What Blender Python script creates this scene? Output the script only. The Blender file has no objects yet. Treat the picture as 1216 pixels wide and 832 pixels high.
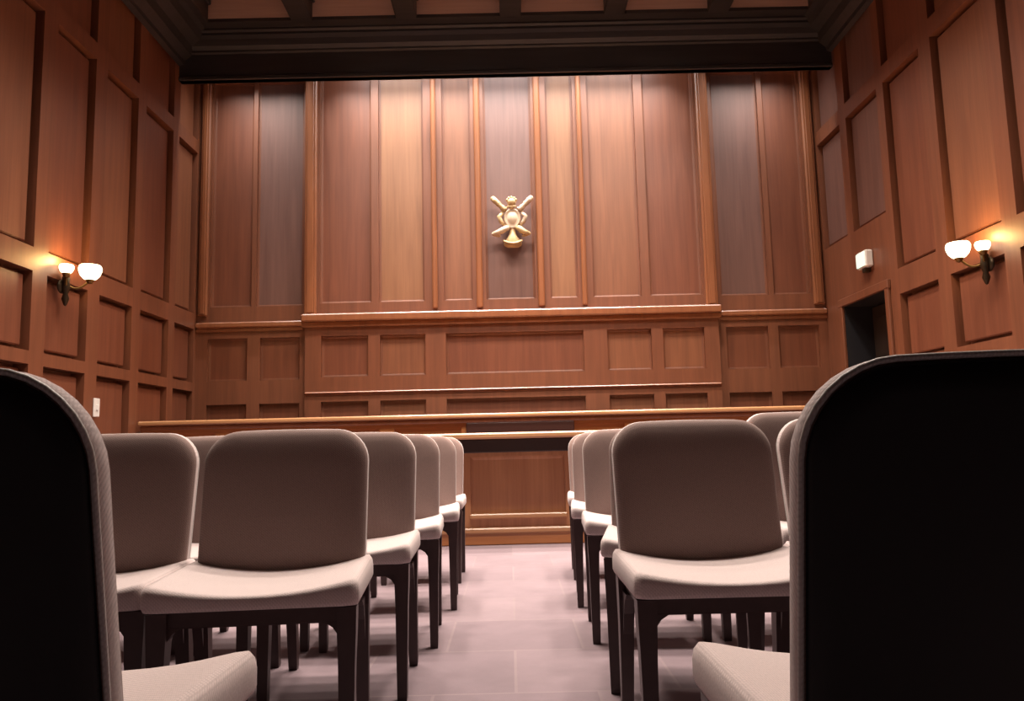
import bpy, math, random
from mathutils import Vector, Matrix
random.seed(7)
PI = math.pi
scene = bpy.context.scene
COL = scene.collection

# ------------------------------------------------------------------ materials
def new_mat(name):
    m = bpy.data.materials.new(name); m.use_nodes = True
    nt = m.node_tree; nt.nodes.clear()
    out = nt.nodes.new('ShaderNodeOutputMaterial')
    b = nt.nodes.new('ShaderNodeBsdfPrincipled')
    nt.links.new(b.outputs[0], out.inputs[0])
    return m, nt, b

def wood(name, dark, light, rough=.46, coat=.6, scale=1.0, along='Z', bump=.03):
    m, nt, b = new_mat(name)
    N, L = nt.nodes.new, nt.links.new
    tc = N('ShaderNodeTexCoord'); mp = N('ShaderNodeMapping')
    L(tc.outputs['Object'], mp.inputs[0])
    s = [9*scale, 9*scale, 9*scale]; s['XYZ'.index(along)] = .55*scale
    mp.inputs['Scale'].default_value = s
    n1 = N('ShaderNodeTexNoise'); n1.inputs['Scale'].default_value = 1.6; n1.inputs['Detail'].default_value = 6
    n1.inputs['Distortion'].default_value = .6
    L(mp.outputs[0], n1.inputs['Vector'])
    mp2 = N('ShaderNodeMapping'); L(tc.outputs['Object'], mp2.inputs[0])
    s2 = [70*scale]*3; s2['XYZ'.index(along)] = 2.0*scale
    mp2.inputs['Scale'].default_value = s2
    n2 = N('ShaderNodeTexNoise'); n2.inputs['Scale'].default_value = 1.; n2.inputs['Detail'].default_value = 3
    L(mp2.outputs[0], n2.inputs['Vector'])
    mx = N('ShaderNodeMix'); mx.data_type = 'FLOAT'; mx.inputs[0].default_value = .3
    L(n1.outputs[0], mx.inputs[2]); L(n2.outputs[0], mx.inputs[3])
    cr = N('ShaderNodeValToRGB'); cr.color_ramp.elements[0].position = .3; cr.color_ramp.elements[1].position = .7
    cr.color_ramp.elements[0].color = (*dark, 1); cr.color_ramp.elements[1].color = (*light, 1)
    L(mx.outputs[0], cr.inputs[0]); L(cr.outputs[0], b.inputs['Base Color'])
    b.inputs['Roughness'].default_value = rough
    b.inputs['Coat Weight'].default_value = coat; b.inputs['Coat Roughness'].default_value = .45
    bp = N('ShaderNodeBump'); bp.inputs['Strength'].default_value = bump; bp.inputs['Distance'].default_value = .01
    L(n2.outputs[0], bp.inputs['Height']); L(bp.outputs[0], b.inputs['Normal'])
    return m

def fabric(name, c1, c2, weave=520, bump=.35, rough=.9):
    m, nt, b = new_mat(name)
    N, L = nt.nodes.new, nt.links.new
    tc = N('ShaderNodeTexCoord')
    w1 = N('ShaderNodeTexWave'); w1.bands_direction = 'X'; w1.inputs['Scale'].default_value = weave/6.28; w1.inputs['Distortion'].default_value = 1.2
    w2 = N('ShaderNodeTexWave'); w2.bands_direction = 'DIAGONAL'; w2.inputs['Scale'].default_value = weave/6.28; w2.inputs['Distortion'].default_value = 1.2
    n = N('ShaderNodeTexNoise'); n.inputs['Scale'].default_value = 260; n.inputs['Detail'].default_value = 4
    for t in (w1, w2, n): L(tc.outputs['Object'], t.inputs['Vector'])
    mu = N('ShaderNodeMath'); mu.operation = 'MULTIPLY'; L(w1.outputs['Fac'], mu.inputs[0]); L(w2.outputs['Fac'], mu.inputs[1])
    ad = N('ShaderNodeMath'); ad.operation = 'ADD'; L(mu.outputs[0], ad.inputs[0]); L(n.outputs[0], ad.inputs[1])
    cr = N('ShaderNodeValToRGB'); cr.color_ramp.elements[0].position = .3; cr.color_ramp.elements[1].position = 1.1
    cr.color_ramp.elements[0].color = (*c1, 1); cr.color_ramp.elements[1].color = (*c2, 1)
    L(ad.outputs[0], cr.inputs[0]); L(cr.outputs[0], b.inputs['Base Color'])
    b.inputs['Roughness'].default_value = rough
    b.inputs['Sheen Weight'].default_value = .15
    bp = N('ShaderNodeBump'); bp.inputs['Strength'].default_value = bump; bp.inputs['Distance'].default_value = .0015
    L(ad.outputs[0], bp.inputs['Height']); L(bp.outputs[0], b.inputs['Normal'])
    return m

def plain(name, col, rough=.5, metal=0., noise=.12, nscale=40, emit=None, estr=0.):
    m, nt, b = new_mat(name)
    N, L = nt.nodes.new, nt.links.new
    tc = N('ShaderNodeTexCoord'); n = N('ShaderNodeTexNoise'); n.inputs['Scale'].default_value = nscale
    L(tc.outputs['Object'], n.inputs['Vector'])
    cr = N('ShaderNodeValToRGB')
    cr.color_ramp.elements[0].color = (*[c*(1-noise) for c in col], 1); cr.color_ramp.elements[1].color = (*[min(1, c*(1+noise)) for c in col], 1)
    L(n.outputs[0], cr.inputs[0]); L(cr.outputs[0], b.inputs['Base Color'])
    b.inputs['Roughness'].default_value = rough; b.inputs['Metallic'].default_value = metal
    if emit:
        b.inputs['Emission Color'].default_value = (*emit, 1); b.inputs['Emission Strength'].default_value = estr
    return m

def carpet(name):
    m, nt, b = new_mat(name)
    N, L = nt.nodes.new, nt.links.new
    tc = N('ShaderNodeTexCoord')
    br = N('ShaderNodeTexBrick'); br.offset = .5
    br.inputs['Scale'].default_value = 1.; br.inputs['Brick Width'].default_value = .5; br.inputs['Row Height'].default_value = .5
    br.inputs['Mortar Size'].default_value = .006; br.inputs['Mortar Smooth'].default_value = .4
    br.inputs['Color1'].default_value = (.235, .178, .2, 1); br.inputs['Color2'].default_value = (.185, .139, .16, 1)
    br.inputs['Mortar'].default_value = (.235, .182, .196, 1)
    L(tc.outputs['Object'], br.inputs['Vector'])
    n = N('ShaderNodeTexNoise'); n.inputs['Scale'].default_value = 3.2; n.inputs['Detail'].default_value = 8; n.inputs['Roughness'].default_value = .7
    L(tc.outputs['Object'], n.inputs['Vector'])
    n2 = N('ShaderNodeTexNoise'); n2.inputs['Scale'].default_value = 380; n2.inputs['Detail'].default_value = 2
    L(tc.outputs['Object'], n2.inputs['Vector'])
    mr = N('ShaderNodeMapRange'); mr.inputs['From Min'].default_value = .3; mr.inputs['From Max'].default_value = .7
    mr.inputs['To Min'].default_value = .88; mr.inputs['To Max'].default_value = 1.1
    L(n.outputs[0], mr.inputs['Value'])
    vm = N('ShaderNodeVectorMath'); vm.operation = 'SCALE'
    L(br.outputs['Color'], vm.inputs[0]); L(mr.outputs[0], vm.inputs['Scale'])
    L(vm.outputs[0], b.inputs['Base Color'])
    b.inputs['Roughness'].default_value = .85
    bp = N('ShaderNodeBump'); bp.inputs['Strength'].default_value = .4; bp.inputs['Distance'].default_value = .003
    L(n2.outputs[0], bp.inputs['Height']); L(bp.outputs[0], b.inputs['Normal'])
    return m

M = dict(
    red=wood('mahogany_red', (0.1326, 0.03772, 0.0166), (0.2089, 0.06674, 0.03083)),
    mid=wood('mahogany_mid', (0.1607, 0.05513, 0.0243), (0.2491, 0.0943, 0.04268)),
    gold=wood('mahogany_gold', (0.1928, 0.0778, 0.03315), (0.2892, 0.126, 0.05635)),
    grey=wood('mahogany_grey', (0.1209, 0.05694, 0.04446), (0.1872, 0.09204, 0.07176)),
    frame=wood('mahogany_frame', (0.1366, 0.0428, 0.01778), (0.2169, 0.07254, 0.03201)),
    trim=wood('mahogany_trim', (0.2009, 0.06746, 0.02608), (0.3053, 0.1124, 0.04565), rough=.33, coat=.4),
    bench=wood('bench_oak', (.36, .125, .035), (.54, .22, .075), along='X', rough=.3, coat=.4),
    benchtop=wood('bench_top_oak', (.42, .20, .085), (.58, .31, .14), along='X', rough=.26, coat=.5),
    desk=wood('desk_oak', (.36, .15, .065), (.54, .26, .12), rough=.35, coat=.3),
    dark=wood('cornice_dark', (.018, .015, .015), (.034, .029, .029), along='X', rough=.5, coat=.1),
    ceil=wood('coffer_panel', (.40, .27, .21), (.52, .36, .29), along='X', rough=.45),
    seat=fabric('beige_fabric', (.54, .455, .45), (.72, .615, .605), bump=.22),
    back=fabric('shaded_beige_fabric', (.215, .143, .127), (.31, .212, .19), bump=.2),  # darker than the seat fabric: shade on backrest fronts put into the colour
    shell=plain('black_shell', (.006, .006, .008), rough=.55, noise=.2),
    piping=fabric('grey_piping', (.55, .53, .51), (.72, .70, .68), bump=.1, rough=.4),
    leg=plain('dark_brown_metal', (.050, .026, .026), rough=.42, noise=.2),
    brass=plain('aged_brass', (.20, .12, .04), rough=.35, metal=.9),
    bronze=plain('dark_bronze', (.06, .04, .022), rough=.4, metal=.7),
    gilt=plain('gilt', (.50, .35, .18), rough=.5, metal=.1, nscale=25),
    gilt2=plain('pale_gilt', (.55, .41, .29), rough=.5, metal=.05, nscale=25),
    glass=plain('opal_glass', (.9, .85, .75), rough=.3, noise=.02, emit=(1., .80, .52), estr=4.),
    black=plain('doorway_dark', (.012, .012, .016), rough=.6),
    white=plain('white_plastic', (.78, .76, .72), rough=.35, noise=.02),
    sign=plain('sign_face', (.75, .9, .82), rough=.3, noise=.03, emit=(.8, 1., .9), estr=.55),
    carpet=carpet('carpet_tiles'),
)

# ------------------------------------------------------------------ mesh builder
class MB:
    def __init__(s): s.v, s.f, s.m, s.sm = [], [], [], []
    def add(s, vs, fs, mi=0, smooth=False):
        o = len(s.v); s.v += [tuple(v) for v in vs]
        for f in fs:
            s.f.append([o+i for i in f]); s.m.append(mi); s.sm.append(smooth)
        return s
    def box(s, x0, x1, y0, y1, z0, z1, mi=0, bev=0.):
        if bev <= 0:
            vs = [(x, y, z) for z in (z0, z1) for y in (y0, y1) for x in (x0, x1)]
            return s.add(vs, [(0,2,3,1), (4,5,7,6), (0,1,5,4), (2,6,7,3), (0,4,6,2), (1,3,7,5)], mi)
        b = min(bev, (x1-x0)*.45, (y1-y0)*.45, (z1-z0)*.45)
        rect = lambda i: [(x0+i, y0+i), (x1-i, y0+i), (x1-i, y1-i), (x0+i, y1-i)]
        # chamfered prism: ring corners cut in plan as well
        def ring(i):
            return [(x0+b+i, y0+i), (x1-b-i, y0+i), (x1-i, y0+b+i), (x1-i, y1-b-i), (x1-b-i, y1-i), (x0+b+i, y1-i), (x0+i, y1-b-i), (x0+i, y0+b+i)]
        lv = [(z0, b*.7), (z0+b, 0), (z1-b, 0), (z1, b*.7)]
        vs = [(x, y, z) for z, i in lv for x, y in ring(i)]
        fs = [tuple(range(7, -1, -1)), tuple(range(24, 32))]
        for k in range(3):
            for j in range(8):
                a = k*8+j; c = k*8+(j+1) % 8
                fs.append((a, c, c+8, a+8))
        return s.add(vs, fs, mi)
    def tube(s, pts, rad, n=10, mi=0, cap=True):
        pts = [Vector(p) for p in pts]; R = rad if hasattr(rad, '__len__') else [rad]*len(pts)
        vs, fs = [], []
        up = None
        for i, p in enumerate(pts):
            t = (pts[min(i+1, len(pts)-1)] - pts[max(i-1, 0)]).normalized()
            if up is None: up = Vector((0, 0, 1)) if abs(t.z) < .9 else Vector((0, 1, 0))
            a = t.cross(up).normalized(); b = a.cross(t).normalized(); up = b
            for k in range(n):
                an = 2*PI*k/n; vs.append(p + (a*math.cos(an)+b*math.sin(an))*R[i])
        for i in range(len(pts)-1):
            for k in range(n):
                k2 = (k+1) % n
                fs.append((i*n+k, i*n+k2, (i+1)*n+k2, (i+1)*n+k))
        if cap:
            fs.append(tuple(range(n-1, -1, -1))); fs.append(tuple((len(pts)-1)*n+k for k in range(n)))
        return s.add(vs, fs, mi, True)
    def loop_tube(s, pts, r, n=8, mi=0):
        pts = [Vector(p) for p in pts]; m = len(pts); vs, fs = [], []
        for i, p in enumerate(pts):
            t = (pts[(i+1) % m]-pts[i-1]).normalized()
            a = t.cross(Vector((0, 1, .25)).normalized()).normalized(); b = a.cross(t).normalized()
            for k in range(n):
                an = 2*PI*k/n; vs.append(p+(a*math.cos(an)+b*math.sin(an))*r)
        for i in range(m):
            j = (i+1) % m
            for k in range(n):
                k2 = (k+1) % n
                fs.append((i*n+k, i*n+k2, j*n+k2, j*n+k))
        return s.add(vs, fs, mi, True)
    def lathe(s, prof, c=(0, 0, 0), n=28, mi=0, axis='Z', sx=1, sy=1):
        vs, fs = [], []
        for r, h in prof:
            for k in range(n):
                an = 2*PI*k/n; x, y = r*math.cos(an)*sx, r*math.sin(an)*sy
                vs.append((c[0]+x, c[1]+y, c[2]+h) if axis == 'Z' else ((c[0]+h, c[1]+x, c[2]+y) if axis == 'X' else (c[0]+x, c[1]-h, c[2]+y)))
        for i in range(len(prof)-1):
            for k in range(n):
                k2 = (k+1) % n
                fs.append((i*n+k, i*n+k2, (i+1)*n+k2, (i+1)*n+k))
        if prof[0][0] > 1e-6: fs.append(tuple(range(n-1, -1, -1)))
        if prof[-1][0] > 1e-6: fs.append(tuple((len(prof)-1)*n+k for k in range(n)))
        return s.add(vs, fs, mi, True)
    def ell(s, c, r, n=14, mi=0, rot=None):
        vs, fs = [], []
        for i in range(n+1):
            th = PI*i/n
            for k in range(2*n):
                ph = PI*k/n
                v = Vector((r[0]*math.sin(th)*math.cos(ph), r[1]*math.sin(th)*math.sin(ph), r[2]*math.cos(th)))
                if rot: v = rot @ v
                vs.append(v+Vector(c))
        for i in range(n):
            for k in range(2*n):
                k2 = (k+1) % (2*n)
                fs.append((i*2*n+k, (i+1)*2*n+k, (i+1)*2*n+k2, i*2*n+k2))
        return s.add(vs, fs, mi, True)
    def build(s, name, mats, parent=None):
        me = bpy.data.meshes.new(name)
        me.from_pydata(s.v, [], s.f)
        for m in (mats if isinstance(mats, (list, tuple)) else [mats]): me.materials.append(m)
        me.polygons.foreach_set('material_index', s.m); me.polygons.foreach_set('use_smooth', s.sm)
        me.validate(); me.update()
        import bmesh
        bm = bmesh.new(); bm.from_mesh(me); bmesh.ops.remove_doubles(bm, verts=bm.verts, dist=1e-6)
        bmesh.ops.recalc_face_normals(bm, faces=bm.faces); bm.to_mesh(me); bm.free()
        o = bpy.data.objects.new(name, me); COL.objects.link(o)
        if parent: o.parent = parent
        return o

def tag(o, label=None, cat=None, group=None, kind=None):
    if label: o['label'] = label
    if cat: o['category'] = cat
    if group: o['group'] = group
    if kind: o['kind'] = kind
    return o
def empty(name, loc=(0, 0, 0), rz=0.):
    o = bpy.data.objects.new(name, None); COL.objects.link(o); o.location = loc; o.rotation_euler = (0, 0, rz)
    o.empty_display_size = .1
    return o
def struct(mb, name, mats, parent=None, label=None):
    o = mb.build(name, mats, parent)
    if parent is None:
        o['kind'] = 'structure'
        o['category'] = name.split('_')[0]
        if label: o['label'] = label
    return o

# ------------------------------------------------------------------ the room
XL, XR, YB, YF = -3.573, 3.68, 9.0, -3.2
ZC = 5.62
WM = [M['frame'], M['red'], M['mid'], M['gold'], M['grey'], M['black']]
FR, RED, MID, GOLD, GREY, BLK = range(6)

def panelled(mb, f, u0, u1, v0, v1, panels, rec=.045, bead=.026, groove=False):
    """frame face at w=0 with recessed, bead-moulded panels; f(u,v,w) -> xyz"""
    us = sorted({u0, u1, *[p[0] for p in panels], *[p[1] for p in panels]})
    vs = sorted({v0, v1, *[p[2] for p in panels], *[p[3] for p in panels]})
    for i in range(len(us)-1):
        for j in range(len(vs)-1):
            cu, cv = (us[i]+us[i+1])/2, (vs[j]+vs[j+1])/2
            if any(p[0] < cu < p[1] and p[2] < cv < p[3] for p in panels): continue
            mb.add([f(us[i], vs[j], 0), f(us[i+1], vs[j], 0), f(us[i+1], vs[j+1], 0), f(us[i], vs[j+1], 0)], [(0, 1, 2, 3)], FR)
    for a, b, c, d, mi in panels:
        prof = [(0, 0), (0, -rec*.9), (bead*.5, -rec*.93), (bead, -rec)]
        if groove: prof = [(0, 0), (0, -.115), (.034, -.115), (.034, -rec-.008), (.044, -rec)]
        if mi == BLK: prof = [(0, 0), (0, -.5)]
        V, F = [], []
        for i, w in prof:
            V += [f(a+i, c+i, w), f(b-i, c+i, w), f(b-i, d-i, w), f(a+i, d-i, w)]
        for k in range(len(prof)-1):
            for q in range(4):
                q2 = (q+1) % 4
                F.append((k*4+q, k*4+q2, k*4+4+q2, k*4+4+q))
        mb.add(V, F, FR if mi != BLK else BLK)
        k = (len(prof)-1)*4
        mb.add(V[k:k+4], [(0, 1, 2, 3)], mi)

def slab_behind(mb, f, u0, u1, v0, v1, w0=0., w1=-.62):
    vs = [f(u, v, w) for w in (w0, w1) for v in (v0, v1) for u in (u0, u1)]
    mb.add(vs, [(4, 5, 7, 6), (0, 1, 5, 4), (2, 6, 7, 3), (0, 4, 6, 2), (1, 3, 7, 5)], FR)

# back wall: two side bays on the wall plane, a proud centre bay
PROUD = .10
wb = MB()
back = lambda u, v, w: (u, YB-w, v)
backc = lambda u, v, w: (u, YB-PROUD-w, v)
ZT = 5.11
LOW = (.35, 1.275)
lp = [(-3.42, -2.945, 2.395, ZT, RED), (-2.895, -2.35, 2.395, ZT, GREY)]
lp += [(-3.44, -2.985, 1.54, 2.03, RED), (-2.84, -2.385, 1.54, 2.03, RED), (-3.44, -2.985, *LOW, RED), (-2.84, -2.385, *LOW, RED)]
panelled(wb, back, XL, -2.30, 0, ZC, lp)
rp = [(2.475, 3.03, 2.395, ZT, GREY), (3.09, 3.51, 2.395, ZT, RED)]
rp += [(2.51, 2.995, 1.54, 2.03, RED), (3.11, 3.58, 1.54, 2.03, RED), (2.51, 2.995, *LOW, RED), (3.11, 3.58, *LOW, RED)]
panelled(wb, back, 2.40, XR, 0, ZC, rp)
k = (YB-PROUD)/YB
cp = [(-2.16, -1.56, RED), (-1.475, -.945, GOLD), (-.725, -.385, MID), (-.235, .335, GREY), (.505, .83, GOLD), (1.0, 1.56, MID), (1.66, 2.265, RED)]
cpan = [(a*k, b*k, 2.395, ZT, m) for a, b, m in cp]
for a, b, m in [(-2.14, -1.60, RED), (-1.465, -.945, MID), (-.71, .87, RED), (1.14, 1.65, MID), (1.78, 2.26, MID)]:
    cpan += [(a*k, b*k, 1.55, 2.02, m), (a*k, b*k, *LOW, m)]
panelled(wb, backc, -2.30, 2.40, 0, ZC, cpan, rec=.05)
for x in (-2.30, 2.40):
    wb.add([(x, YB, 0), (x, YB-PROUD, 0), (x, YB-PROUD, ZC), (x, YB, ZC)], [(0, 1, 2, 3)], FR)
slab_behind(wb, back, XL, XR, 0, ZC, w1=-.25)
struct(wb, 'wall_back', WM, label='back wall of tall mahogany panels behind the judges bench')

# left wall
wl = MB()
left = lambda u, v, w: (XL+w, u, v)
pan = []
ly = [(5.87, 6.06), (6.655, 6.85), (7.45, 7.62), (8.26, 8.41)]
st = [(5.87-.79*i, 6.06-.79*i) for i in range(11, 0, -1)] + ly + [(8.93, 9.0)]
tones = [RED, MID, RED, MID, RED]
for i in range(len(st)-1):
    a, b = st[i][1], st[i+1][0]
    m = [MID, RED][i % 2]
    pan += [(a, b, 4.37, 5.22, m), (a, b, 2.32, 4.22, m), (a, b, 1.53, 2.14, RED), (a, b, .3, 1.43, RED)]
panelled(wl, left, YF, YB, 0, ZC, pan, rec=.045, groove=True)
slab_behind(wl, left, YF, YB, 0, ZC, w1=-.25)
struct(wl, 'wall_left', WM, label='left side wall panelled in reddish mahogany with one sconce')

# right wall with the doorway
wr = MB()
right = lambda u, v, w: (XR-w, u, v)
ry = [(5.53, 5.71), (6.43, 6.62), (7.29, 7.43), (8.14, 8.30), (8.93, 9.0)]
st = [(5.53-.88*i, 5.71-.88*i) for i in range(9, 0, -1)] + ry
pan = []
for i in range(len(st)-1):
    a, b = st[i][1], st[i+1][0]
    m = [RED, MID][i % 2]
    if a > 7.2:
        m = GREY
        pan += [(a, b, 4.30, 5.22, m), (a, b, 2.89, 4.14, m)]
    else:
        pan += [(a, b, 4.30, 5.22, m), (a, b, 2.30, 4.14, m), (a, b, 1.45, 2.06, RED if i != 8 else MID), (a, b, .3, 1.33, RED)]
pan.append((7.53, 8.52, .0, 2.15, BLK))
panelled(wr, right, YF, YB, 0, ZC, pan, rec=.045, groove=True)
slab_behind(wr, right, YF, YB, 0, ZC)
struct(wr, 'wall_right', WM, label='right side wall panelled in mahogany with a dark doorway')

# the dark doorway: casing and a dark leaf standing back in it
dr = empty('door_1', (XR, 8.025, 0)); tag(dr, 'dark doorway in the right wall under the lit sign', 'door', kind='structure')
d = MB()
for a, b in ((-.565, -.495), (.495, .565)): d.box(-.03, .0, a, b, 0, 2.22, bev=.006)
d.box(-.035, .0, -.58, .58, 2.15, 2.235, bev=.006)
d.build('door_casing', M['frame'], dr)
d = MB(); d.box(.30, .345, -.485, .485, .01, 2.13)
d2 = MB()
for z0, z1 in ((.2, .95), (1.15, 2.0)):
    for y0, y1 in ((-.4, -.05), (.05, .4)): d.box(.288, .302, y0, y1, z0, z1, bev=.005)
leaf = d.build('door_leaf', plain('door_leaf_dark', (.035, .022, .016), rough=.5), dr)
h = MB(); h.lathe([(.0, -.06), (.022, -.055), (.028, -.04), (.018, -.02), (.01, 0)], (.288, -.42, 1.02), axis='X', n=16)
h.build('door_knob', M['brass'], leaf)

# wall behind the camera, floor
wf = MB(); wf.box(XL-.25, XR+.25, YF-.2, YF, 0, ZC); struct(wf, 'wall_front', wood('dark_walnut', (.02, .012, .008), (.04, .022, .014), rough=.6, coat=0.), label='plain wood wall behind the camera')
fl = MB(); fl.box(XL-.3, XR+.7, YF-.2, YB+.3, -.15, 0); struct(fl, 'floor', M['carpet'], label='lilac grey carpet tile floor of the courtroom')

# ceiling: coffers between dark beams
ce = MB()
BX = [-4.1+1.13*i-.31 for i in range(8)]      # beam centre lines
bw = .115
ZBm = 5.36
ce.box(XL-.25, XR+.25, YF-.2, YB+.25, ZC, ZC+.12, 0)
struct(ce, 'ceiling', [M['ceil']], label='coffered ceiling panels above the dark beams')
ORD = ['first', 'second', 'third', 'fourth', 'fifth', 'sixth', 'seventh', 'eighth', 'ninth', 'tenth']
n = 1
for i, bx in enumerate(BX):
    x0, x1 = max(bx-bw, XL), min(bx+bw, XR)
    if x1 <= x0+.02: continue
    b = MB(); b.box(x0, x1, YF, 8.12, ZBm, ZC, bev=.012)
    b.box(x0-.03 if x0 > XL else x0, x1+.03 if x1 < XR else x1, YF, 8.12, ZC-.06, ZC-.001, bev=.012)
    struct(b, 'trim_%d' % n, M['dark'], label='dark ceiling beam running front to back, %s from the left wall' % ORD[n-1]); n += 1
for ci, y in enumerate((6.9, 5.7, 4.5, 3.3, 2.1, .9, -.3, -1.5, -2.7)):
    b = MB(); b.box(XL, XR, y-bw, y+bw, ZBm+.004, ZC-.002, bev=.012)
    struct(b, 'trim_%d' % n, M['dark'], label='dark ceiling beam crossing the room, %s from the back wall' % ORD[ci]); n += 1
# valance over the back wall (fascia, crown moulding, cross beam); a slot behind it holds the wall washers
v = MB()
v.box(XL, XR, 8.36, 8.44, 4.83, ZC-.003)
v.box(XL, XR, 8.34, 8.44, 4.83, 4.875, bev=.008)
prof = [(8.36, 5.13), (8.335, 5.145), (8.335, 5.165), (8.30, 5.20), (8.275, 5.26), (8.25, 5.30), (8.25, 5.325), (8.22, 5.34), (8.22, 5.36), (8.10, 5.365), (8.10, 5.40), (8.10, ZC-.004)]
vs = [(x, y, z) for x in (XL, XR) for y, z in prof]; m_ = len(prof)
v.add(vs, [(i, i+1, m_+i+1, m_+i) for i in range(m_-1)])
v.add([(XL, 8.095, 5.40), (XR, 8.095, 5.40), (XR, 8.095, ZC-.004), (XL, 8.095, ZC-.004)], [(0, 1, 2, 3)], 1)
struct(v, 'trim_%d' % n, [M['dark'], M['ceil']], label='dark crown moulding and valance along the top of the back wall'); n += 1
for sgn, X in ((1, XL), (-1, XR)):
    v = MB()
    prof = [(.0, 5.0), (.05, 5.02), (.06, 5.06), (.13, 5.12), (.16, 5.2), (.25, 5.26), (.29, 5.33), (.33, 5.36), (.33, ZC-.005)]
    vs = [(X+sgn*w, y, z) for y in (YF, 8.36) for w, z in prof]; m_ = len(prof)
    v.add(vs, [(i, i+1, m_+i+1, m_+i) for i in range(m_-1)])
    struct(v, 'trim_%d' % n, M['dark'], label='dark cornice along the top of the %s wall' % ('left' if sgn > 0 else 'right')); n += 1
# pilasters on the back wall
def pil(x0, x1, y, depth, z0, z1, lab, mt='trim'):  # one strip
    global n
    b = MB(); b.box(x0, x1, y-depth, y, z0, z1, bev=min(.014, (x1-x0)*.3))
    if x1-x0 > .09: b.box(x0+.03, x1-.03, y-depth-.012, y-depth+.002, z0+.02, z1, bev=.005)
    struct(b, 'trim_%d' % n, M[mt], label=lab); n += 1
pil(-3.545, -3.44, YB, .05, 2.29, ZC-.05, 'pale moulding strip in the left corner of the back wall')
pil(3.535, 3.655, YB, .05, 2.26, ZC-.05, 'pale moulding strip in the right corner of the back wall')
yc = YB-PROUD
pil(-2.30, -2.165, yc, .06, 2.26, ZC-.05, 'orange pilaster at the left edge of the centre bay')
pil(2.265, 2.40, yc, .06, 2.26, ZC-.05, 'orange pilaster at the right edge of the centre bay')
pil(-.855*k, -.795*k, yc, .04, 2.3, ZC-.05, 'thin pale pilaster second from the left of the centre bay')
pil(-.345*k, -.275*k, yc, .035, 2.3, ZC-.05, 'thin pilaster just left of the gilt emblem')
pil(.365*k, .44*k, yc, .035, 2.3, ZC-.05, 'thin pilaster just right of the gilt emblem')
pil(.872*k, .93*k, yc, .04, 2.3, ZC-.05, 'thin pale pilaster second from the right of the centre bay')
# dado rails on the back wall
def rail(x0, x1, y, z0, z1, dep, lab):
    global n
    b = MB()
    h_ = z1-z0
    b.box(x0, x1, y-dep*.45, y, z0, z0+h_*.4, bev=.006)
    b.box(x0, x1, y-dep, y, z0+h_*.4, z1, bev=.014)
    struct(b, 'trim_%d' % n, M['trim'], label=lab); n += 1
rail(-2.33, 2.43, yc, 2.12, 2.265, .085, 'heavy moulded ledge under the centre panels')
rail(XL, -2.335, YB, 2.105, 2.215, .05, 'moulded rail under the left bay panels')
rail(2.435, XR, YB, 2.105, 2.215, .05, 'moulded rail under the right bay panels')
rail(-2.30, 2.40, yc, 1.345, 1.385, .03, 'thin moulding above the low centre panels')

# ------------------------------------------------------------------ judges bench
jb = empty('judges_bench', (0, 7.6, 0)); tag(jb, 'long wooden judges bench running wall to wall before the panelled back wall', 'bench')
b = MB(); b.box(XL+.01, 3.55, -.0, .72, 1.008, 1.052, bev=.012); b.build('bench_top', M['benchtop'], jb)
b = MB()
panels = []
xs = [XL+.02 + i*(7.1/9) for i in range(10)]
fb = lambda u, v, w: (u, .07-w, v)
BM = [M['bench']]*5
for i in range(9):
    panels.append((xs[i]+.07, xs[i+1]-.07, .25, .93, 1))
panelled(b, fb, XL+.02, 3.53, 0, 1.0, panels, rec=.03)
b.box(XL+.02, 3.53, .115, .15, 0, 1.006)
b.box(XL+.02, 3.53, .15, .68, .0, .45)
b.build('bench_front', BM, jb)
b = MB(); b.box(XL+.02, 3.53, .03, .07, .965, 1.006, bev=.01); b.box(XL+.02, 3.53, .045, .07, 0, .12, bev=.008)
b.build('bench_moulding', M['trim'], jb)
b = MB(); b.box(-.42, .62, .035, .072, .87, .965, bev=.008)
o = b.build('bench_nameboard', plain('bench_dark_inlay', (.05, .018, .014), rough=.4), jb); o['label'] = 'dark blank board on the bench front'

# clerk desk in front
cd = empty('clerk_desk', (.04, 6.1, 0)); tag(cd, 'lower wooden clerk desk with a pale top facing the aisle', 'desk')
b = MB(); b.box(-1.85, 1.85, -.22, .62, .792, .838, bev=.012); b.build('desk_top', M['benchtop'], cd)
b = MB()
fd = lambda u, v, w: (u, -w, v)
DM = [M['desk']]*5
dp = [(-1.72, -1.05, .225, .66, 1), (-.93, -.47, .225, .66, 1), (-.35, .37, .225, .66, 1), (.49, .95, .225, .66, 1), (1.07, 1.72, .225, .66, 1)]
panelled(b, fd, -1.8, 1.8, 0, .79, dp, rec=.03)
b.box(-1.8, 1.8, .05, .56, 0.005, .79)
b.build('desk_front', DM, cd)
b = MB()
for a, c, *_ in dp: b.box(a-.01, c+.01, -.032, .002, .195, .232, bev=.008)
b.box(-1.81, 1.81, -.035, 0, .085, .128, bev=.01)
b.build('desk_moulding', M['benchtop'], cd)
b = MB(); b.box(-1.8, 1.8, -.022, 0, 0.002, .088, bev=.005); b.build('desk_plinth', M['bench'], cd)
b = MB(); b.box(-1.8, 1.8, -.06, 0, .69, .792, bev=.008); b.build('desk_shade_strip', plain('desk_shade_dark', (.03, .016, .012), rough=.5), cd)  # near-black strip painting in the shadow under the desk top

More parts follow.
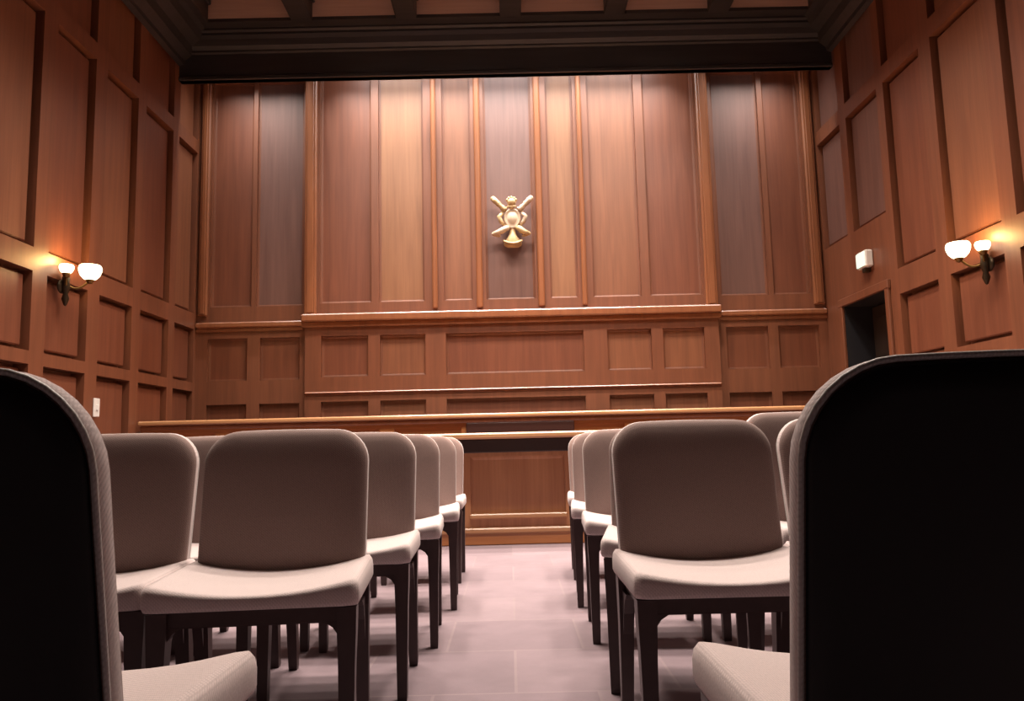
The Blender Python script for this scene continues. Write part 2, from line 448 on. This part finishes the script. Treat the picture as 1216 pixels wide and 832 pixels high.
# ------------------------------------------------------------------ gilt emblem on the back wall
YE = yc-.045
em = empty('wall_emblem', (.085, YE, 3.29)); tag(em, 'gilt carved crest with crossed staffs hanging on the central wall panel', 'emblem')
def add(fn, name, mt):
    b = MB(); fn(b); return b.build(name, M[mt], em)
def shield(b):
    out = []
    for i in range(40):
        t = 2*PI*i/40
        x = .098*math.copysign(abs(math.cos(t))**.8, math.cos(t)); z = .125*math.sin(t)
        if z < 0: x *= 1-.30*(z/.125)**2
        out.append((x, z))
    vs, fs = [], []
    lv = [(1.0, .05), (1.0, .005), (.94, -.018), (.82, -.026), (.78, -.018), (.5, -.034), (.2, -.044)]
    for s_, y in lv:
        vs += [(x*s_, y, z*s_+.03) for x, z in out]
    for a in range(len(lv)-1):
        for i in range(40):
            j = (i+1) % 40; fs.append((a*40+i, a*40+j, a*40+40+j, a*40+40+i))
    fs.append(tuple((len(lv)-1)*40+i for i in range(40)))
    b.add(vs, fs, 0, True)
add(shield, 'shield', 'gilt2')
def crest(b):
    b.ell((-.005, -.015, .225), (.052, .04, .05))
    for i in range(5):
        a = PI*(.12+.19*i); b.ell((-.005+.052*math.cos(a), -.018, .232+.045*math.sin(a)), (.017, .02, .02), n=8)
    b.tube([(-.05, -.01, .175), (-.02, -.028, .168), (.012, -.028, .168), (.042, -.01, .175)], .014, n=8)
    b.ell((-.005, -.012, .165), (.03, .03, .03), n=8)
add(crest, 'crown', 'gilt')
def staff(sg):
    def fn(b):
        p0, p1 = Vector((sg*.075, -.005, .125)), Vector((sg*.215, -.012, .268))
        b.tube([p0, p0.lerp(p1, .15), p0.lerp(p1, .5), p0.lerp(p1, .85), p1], [.026, .03, .026, .034, .03], n=10)
        b.ell(p1, (.033, .026, .033), n=8)
        for t in (.25, .6): b.ell(p0.lerp(p1, t), (.034, .028, .034), n=8)
        q = p0.lerp(p1, .1); b.tube([q+Vector((-.03*sg, 0, .03)), q+Vector((.035*sg, 0, -.035))], .013, n=8)
        b.tube([Vector((sg*.11, 0, .1)), Vector((sg*.15, -.005, .06)), Vector((sg*.13, 0, .0)), Vector((sg*.09, 0, -.04))], [.024, .028, .026, .02], n=8)
    return fn
add(staff(-1), 'staff', 'gilt'); add(staff(1), 'staff', 'gilt2')
def scroll(sg):
    def fn(b):
        e = 1.0 if sg < 0 else .82
        pts = [(sg*.045, 0, -.07), (sg*.08, -.015, -.085), (sg*.12*e, -.022, -.11), (sg*.165*e, -.018, -.128), (sg*.215*e, -.008, -.148)]
        b.tube(pts, [.028, .034, .038, .03, .032], n=10)
        b.ell((sg*.12*e, -.02, -.105), (.036, .03, .03), n=8); b.ell((sg*.21*e, -.012, -.145), (.034, .026, .027), n=8)
        b.ell((sg*.165*e, 0, -.165), (.03, .02, .016), n=8)
    return fn
add(scroll(-1), 'scroll', 'gilt2'); add(scroll(1), 'scroll', 'gilt')
def base(b):
    pr_ = [(.035, -.08), (.042, -.14), (.06, -.175), (.092, -.215), (.108, -.25), (.095, -.278), (.06, -.298)]
    vs, fs = [], []
    for x, z in pr_:
        for t in range(9):
            a = PI*t/8; vs.append((x*math.cos(a), .045-.085*math.sin(a)*min(1, x/.08+.3), z))
    for i in range(len(pr_)-1):
        for t in range(8): fs.append((i*9+t, i*9+t+1, i*9+10+t, i*9+9+t))
    fs.append(tuple((len(pr_)-1)*9+t for t in range(9)))
    b.add(vs, fs, 0, True)
    b.tube([(-.105, -.02, -.23), (-.05, -.05, -.262), (0, -.055, -.27), (.05, -.05, -.262), (.105, -.02, -.23)], .014, n=8)
add(base, 'pedestal', 'gilt')

# ------------------------------------------------------------------ wall sconces
def sconce(x_wall, sg, yw, zp, A, B, label):
    t = empty('wall_sconce', (x_wall, yw, zp)); tag(t, label, 'wall lamp', 'double bowl wall sconces')
    b = MB(); b.lathe([(.0, 0), (.055, 0), (.058, sg*.01), (.045, sg*.022), (.02, sg*.03), (0, sg*.032)], (0, 0, 0), axis='X', n=24)
    b.lathe([(.0, -.16), (.012, -.15), (.03, -.1), (.018, -.06), (.03, -.03), (.034, 0), (.026, .04), (.03, .07), (.012, .1), (0, .115)], (sg*.04, 0, 0), n=16)
    b.build('backplate', M['bronze'], t)
    for nm, P, r in (('arm', A, .088), ('arm', B, .055)):
        L_ = Vector((P[0]-x_wall, P[1]-yw, P[2]-zp))
        base_ = Vector((sg*.04, 0, .02)); end = L_ + Vector((0, 0, -r*.82))
        pts = []
        for i in range(9):
            q = i/8; p = base_.lerp(end, q); p.z = base_.z+(end.z-base_.z)*q - .05*math.sin(PI*q); pts.append(p)
        b = MB(); b.tube(pts, .009, n=8); b.lathe([(0, -.03), (.02, -.025), (.028, -.005), (.034, .008), (.0, .01)], end, n=16)
        arm = b.build('arm', M['brass'], t)
        b = MB()
        prof = [(r*.25, -r*.82), (r*.55, -r*.68), (r*.82, -r*.38), (r*.97, 0), (r, r*.3), (r*.93, r*.52), (r*.86, r*.6)]
        b.lathe(prof+[(r*.84, r*.58), (r*.9, r*.3), (r*.87, 0), (r*.73, -r*.34), (r*.48, -r*.6), (0, -r*.7)], L_, n=28)
        b.build('glass_bowl', M['glass'], t)
        li = bpy.data.lights.new('sconce_bulb', 'POINT'); li.energy = 6 if r > .07 else 1.5; li.color = (1., .58, .2); li.shadow_soft_size = .03
        lo = bpy.data.objects.new('sconce_bulb', li); COL.objects.link(lo); lo.location = (P[0], P[1], P[2]+r*.66+.035)
sconce(XL, 1, 6.25, 2.09, (-3.385, 6.33, 2.225), (-3.508, 6.205, 2.225), 'brass wall sconce with glowing bowls on the left wall')
sconce(XR, -1, 5.89, 2.02, (3.487, 5.96, 2.155), (3.617, 5.86, 2.155), 'brass wall sconce with glowing bowls on the right wall')

# lit sign over the doorway, switch plate on the left wall
sg = empty('exit_sign', (XR, 7.86, 2.52)); tag(sg, 'small white lit sign box on the right wall above the dark doorway', 'sign')
b = MB(); b.box(-.08, -.001, -.11, .11, -.085, .085, bev=.012); b.build('sign_case', M['white'], sg)
b = MB(); b.box(-.088, -.079, -.098, .098, -.07, .07, bev=.004); b.build('sign_face', M['sign'], sg)
b = MB(); b.box(-.06, -.001, -.035, .035, -.13, -.083, bev=.006); b.build('bracket', M['bronze'], sg)
sw = empty('light_switch', (XL, 6.85, 1.15)); tag(sw, 'small white switch plate low on the left wall beside the near black chair', 'switch')
b = MB(); b.box(.001, .014, -.048, .048, -.08, .08, bev=.004); b.build('switch_plate', M['white'], sw)
b = MB(); b.box(.012, .024, -.014, .014, -.025, .025, bev=.004); b.build('rocker', M['white'], sw)

# ------------------------------------------------------------------ chairs
def rrect(w, h0, h1, r, n=8, crown=0., rb=.02):
    """outline (u, z) from h0 to h1; big radius r on top corners, small rb below"""
    pts = []
    for cx, cz, a0, rr in ((w-r, h1-r, 0, r), (-w+r, h1-r, PI/2, r), (-w+rb, h0+rb, PI, rb), (w-rb, h0+rb, 1.5*PI, rb)):
        nn = n if rr > .03 else 4
        for i in range(nn+1):
            a = a0+PI/2*i/nn; pts.append((cx+rr*math.cos(a), cz+rr*math.sin(a)))
    # add points along the straights so that the panel can bend
    out = []
    for i, p in enumerate(pts):
        q = pts[(i+1) % len(pts)]; out.append(p)
        d = math.hypot(q[0]-p[0], q[1]-p[1]); m = int(d/.05)
        for j in range(1, m+1): out.append((p[0]+(q[0]-p[0])*j/(m+1), p[1]+(q[1]-p[1])*j/(m+1)))
    res = []
    for u, z in out:
        t = (z-h0)/(h1-h0)
        res.append((u, z + (crown*(1-(u/w)**2) if t > .6 else 0)))
    return res
REC = .22
def lean(u, t, z):                      # t: distance behind the front face
    return (u*(1+.06*(z-.6)), .125 + t + (z-.44)*REC - .12*u*u, z)
def back_mesh(outline, levels, cz, pick=lambda a: 0):
    mb = MB(); n_ = len(outline); vs, fs = [], []
    for ins, t in levels:
        for u, z in outline:
            d = math.hypot(u, z-cz); s_ = max(0., 1-ins/max(d, 1e-6)) if ins < 1 else 0
            vs.append(lean(u*s_, t, cz+(z-cz)*s_))
    for a in range(len(levels)-1):
        for i in range(n_):
            j = (i+1) % n_; fs.append((a*n_+i, a*n_+j, a*n_+n_+j, a*n_+n_+i))
    fs.append(tuple(range(n_-1, -1, -1))); fs.append(tuple((len(levels)-1)*n_+i for i in range(n_)))
    mb.add(vs, fs, 0, True)
    for q in range(len(fs)-2): mb.m[q] = pick(q//n_)
    return mb
FRONTRINGS = [(.17, -.006), (.12, -.006), (.075, -.005), (.04, -.002), (.02, .002), (.009, .007), (.003, .013), (0, .02)]
def chair(loc, rz, label):
    t = empty('conference_chair', loc, rz); tag(t, label, 'chair', 'beige upholstered chairs in rows')
    # seat cushion: rounded square with a dished top
    W, Y0, Y1 = .235, -.215, .19
    out = []
    r = .022
    for cx, cy, a0 in ((W-r, Y1-r, 0), (-W+r, Y1-r, PI/2), (-W+r, Y0+r, PI), (W-r, Y0+r, 1.5*PI)):
        for i in range(6):
            a = a0+PI/2*i/5; out.append((cx+r*math.cos(a), cy+r*math.sin(a)))
    o2 = []
    for i, p in enumerate(out):
        q = out[(i+1) % len(out)]; o2.append(p); d = math.hypot(q[0]-p[0], q[1]-p[1]); m = int(d/.045)
        for j in range(1, m+1): o2.append((p[0]+(q[0]-p[0])*j/(m+1), p[1]+(q[1]-p[1])*j/(m+1)))
    out = o2; n_ = len(out)
    mb = MB(); vs, fs = [], []
    lv = [(.93, .399), (.985, .402), (1.0, .411), (1.0, .430), (.99, .440), (.965, .4475), (.92, .450), (.8, .450), (.6, .450), (.4, .450), (.2, .450), (.05, .450)]
    for s_, z in lv:
        for u, y in out:
            uu, yy = u*s_, -.005+(y+.005)*s_
            zz = z
            if z > .42: zz += .030*((uu/W)**2-.6)*(z-.42)/.03 + .006*((yy+.2)/.4)*(z-.42)/.03
            vs.append((uu, yy, zz))
    for a in range(len(lv)-1):
        for i in range(n_):
            j = (i+1) % n_; fs.append((a*n_+i, a*n_+j, a*n_+n_+j, a*n_+n_+i))
    fs.append(tuple(range(n_-1, -1, -1))); fs.append(tuple((len(lv)-1)*n_+i for i in range(n_)))
    mb.add(vs, fs, 0, True); mb.build('seat', M['seat'], t)
    # backrest cushion, black rear shell, piping between the two
    ol = rrect(.2175, .405, .796, .085, crown=.006, rb=.012)
    back_mesh(ol, FRONTRINGS+[(0, .040), (.002, .043)], .6, lambda a: 0 if a < 7 else 1).build('backrest', [M['back'], M['seat']], t)  # front face takes the shade-darkened fabric, rim keeps the seat beige
    sh = rrect(.2105, .335, .789, .08, crown=.006, rb=.03)
    ss = back_mesh(sh, [(.004, .040), (0, .043), (0, .047), (.004, .051), (.03, .053)], .58).build('back_shell', M['shell'], t)
    ss['label'] = 'black rear shell'
    pts = [lean(u, .044, z) for u, z in rrect(.2155, .415, .794, .084, crown=.006)]
    mb = MB(); mb.loop_tube(pts, .0032); mb.build('piping', M['piping'], t)
    # frame under the seat
    mb = MB()
    mb.box(-.215, .215, -.178, -.150, .360, .401, bev=.004); mb.box(-.215, .215, .135, .163, .360, .401, bev=.004)
    for s_ in (-1, 1):
        x = s_*.208; mb.box(min(x, x-s_*.026), max(x, x-s_*.026), -.152, .137, .360, .401, bev=.004)
    mb.build('seat_frame', M['leg'], t)
    for s_ in (-1, 1):
        for fr in (1, 0):
            mb = MB()
            y = -.165 if fr else .150
            yf = y-.008 if fr else y+.06
            secs = [(.395, .022, .024, y), (.34, .021, .023, y), (.27, .0185, .0195, y+(yf-y)*.28), (0.012, .0145, .0155, yf), (0., .0135, .0145, yf)]
            V, F = [], []
            for z, hx, hy, yy in secs:
                cx = s_*.205
                V += [(cx-hx, yy-hy, z), (cx+hx, yy-hy, z), (cx+hx, yy+hy, z), (cx-hx, yy+hy, z)]
            for a in range(len(secs)-1):
                for q in range(4):
                    q2 = (q+1) % 4; F.append((a*4+q, a*4+q2, a*4+4+q2, a*4+4+q))
            F.append((3, 2, 1, 0)); kk = (len(secs)-1)*4; F.append((kk, kk+1, kk+2, kk+3))
            mb.add(V, F)
            # curved gusset that runs from the leg to the frame
            P = [(0, .362), (0, .322), (.006, .336), (.016, .350), (.035, .362)]
            y0, y1 = y-.012, y+.012
            xi = s_*.189
            V = [(xi-s_*u, yy, z) for yy in (y0, y1) for u, z in P]
            mb.add(V, [(0, 1, 2, 3, 4), (9, 8, 7, 6, 5)]+[(i, (i+1) % 5, 5+(i+1) % 5, 5+i) for i in range(5)])
            # side gusset towards the other leg
            dy = 1 if fr else -1
            P = [(0, .362), (0, .25), (.018, .305), (.045, .345), (.075, .362)]
            x0, x1 = s_*.193, s_*.217
            yb = y+dy*.02
            V = [(xx, yb+dy*u, z) for xx in (x0, x1) for u, z in P]
            mb.add(V, [(0, 1, 2, 3, 4), (9, 8, 7, 6, 5)]+[(i, (i+1) % 5, 5+(i+1) % 5, 5+i) for i in range(5)])
            mb.build('leg', M['leg'], t)
    return t
def copy_thing(src, loc, rz, label, sz=1.):
    c = src.copy(); COL.objects.link(c); c.location = loc; c.rotation_euler = (0, 0, rz); c['label'] = label; c.scale = (1, 1, sz)
    for ch in src.children:
        d = ch.copy(); COL.objects.link(d); d.parent = c
    return c
R = math.radians
first = chair((-.595, 1.992, 0), R(5), 'beige chair facing the camera, left of the aisle, with the most fully visible left seat')
spots = [
    # x, y, deg, label, z scale
    (-1.07, 1.985, 5, 'beige chair facing the camera, half hidden by the left black backed chair', 1),
    (.500, 1.985, 0, 'large beige chair facing the camera, right of the aisle, whole front visible', 1),
    (.985, 2.06, 0, 'beige chair facing the camera, mostly hidden behind the right black backed chair', 1),
    (-.548, 2.61, 2, 'beige aisle chair left side, directly behind the fully visible left front chair', 1),
    (-1.03, 2.63, 2, 'beige chair seen only by its legs, behind the half hidden left chair', 1),
    (.532, 2.60, -10, 'beige aisle chair right side, directly behind the large right front chair', 1),
    (1.045, 2.61, 0, 'beige chair with slightly higher back peeking over the right front pair', 1.045),
    (-.515, 3.22, 3, 'beige aisle chair left side, two rows behind the fully visible left chair', 1),
    (-1.0, 3.22, 3, 'beige chair hidden except legs, second from the aisle, left third row', 1),
    (-1.485, 3.22, 3, 'beige chair hidden except legs, third from the aisle, left third row', 1),
    (.520, 3.22, -3, 'beige aisle chair right side, two rows behind the large right front chair', 1),
    (1.005, 3.22, -2, 'beige chair hidden except legs, second from the aisle, right third row', 1),
    (-.490, 3.90, 3, 'beige aisle chair left side, second from the clerk desk', 1),
    (.522, 3.88, -4, 'beige aisle chair right side, second from the clerk desk', 1),
    (-.505, 4.62, 0, 'beige aisle chair left side, nearest the clerk desk', 1),
    (.560, 4.62, -3, 'beige aisle chair right side, nearest the clerk desk', 1),
    (-.593, .945, 180, 'near chair seen from behind with black back at the left edge', 1.03),
    (.481, .95, 180, 'near chair seen from behind with black back at the right edge', 1.02),
]
for x, y, a, lab, sz in spots:
    copy_thing(first, (x, y + (.012 if a != 180 else 0), 0), R(a), lab, sz)

# ------------------------------------------------------------------ lights
def area(name, loc, sx, sy, energy, col, rot=(0, 0, 0), spread=180):
    li = bpy.data.lights.new(name, 'AREA'); li.shape = 'RECTANGLE'; li.size = sx; li.size_y = sy; li.energy = energy; li.color = col
    li.spread = R(spread)
    o = bpy.data.objects.new(name, li); COL.objects.link(o); o.location = loc; o.rotation_euler = rot
    return o
WARM = (1., .84, .72)
for y, e in ((7.2, 92), (5.9, 80), (4.8, 82), (3.75, 72)):
    for x in (-1.44, -.31, .82, 1.95):
        area('ceiling_downlight', (x-.01, y, 5.5), .4, .4, e*.58, WARM, spread=108)
# wall washers hidden in the slot behind the valance
area('wall_washer', (.03, 8.50, 5.40), 3.9, .06, 82, (1., .96, .92), rot=(R(12), 0, 0), spread=66)
area('wall_washer', (.03, 8.50, 5.40), 3.6, .06, 38, (1., .99, .98), rot=(R(12), 0, 0), spread=170)
for x in (-2.85, 2.95):
    area('wall_washer', (x, 8.50, 5.40), .8, .06, 15, (1., .92, .86), rot=(R(12), 0, 0), spread=80)

w = bpy.data.worlds.new('room_air'); scene.world = w; w.use_nodes = True
w.node_tree.nodes['Background'].inputs[0].default_value = (.9, .75, .7, 1); w.node_tree.nodes['Background'].inputs[1].default_value = .02

# ------------------------------------------------------------------ camera
f, yaw, pitch, roll, HC = 940., .005, .1185, -.0243, .745
cy, sy = math.cos(yaw), math.sin(yaw)
F = Vector((sy*math.cos(pitch), cy*math.cos(pitch), math.sin(pitch)))
r0 = Vector((cy, -sy, 0)); u0 = r0.cross(F)
Rr = r0*math.cos(roll)+u0*math.sin(roll); U = -r0*math.sin(roll)+u0*math.cos(roll)
cam = bpy.data.cameras.new('camera'); co = bpy.data.objects.new('camera', cam); COL.objects.link(co)
m = Matrix((Rr, U, -F)).transposed().to_4x4(); m.translation = (0, 0, HC); co.matrix_world = m
cam.sensor_fit = 'HORIZONTAL'; cam.sensor_width = 36; cam.lens = f/1216*36; cam.clip_start = .02
scene.camera = co
vs_ = scene.view_settings
scene.display_settings.display_device = 'sRGB'
vs_.view_transform = 'Standard'; vs_.look = 'None'; vs_.gamma = 1; vs_.use_curve_mapping = False; vs_.exposure = 0.
scene.cycles.max_bounces = 8
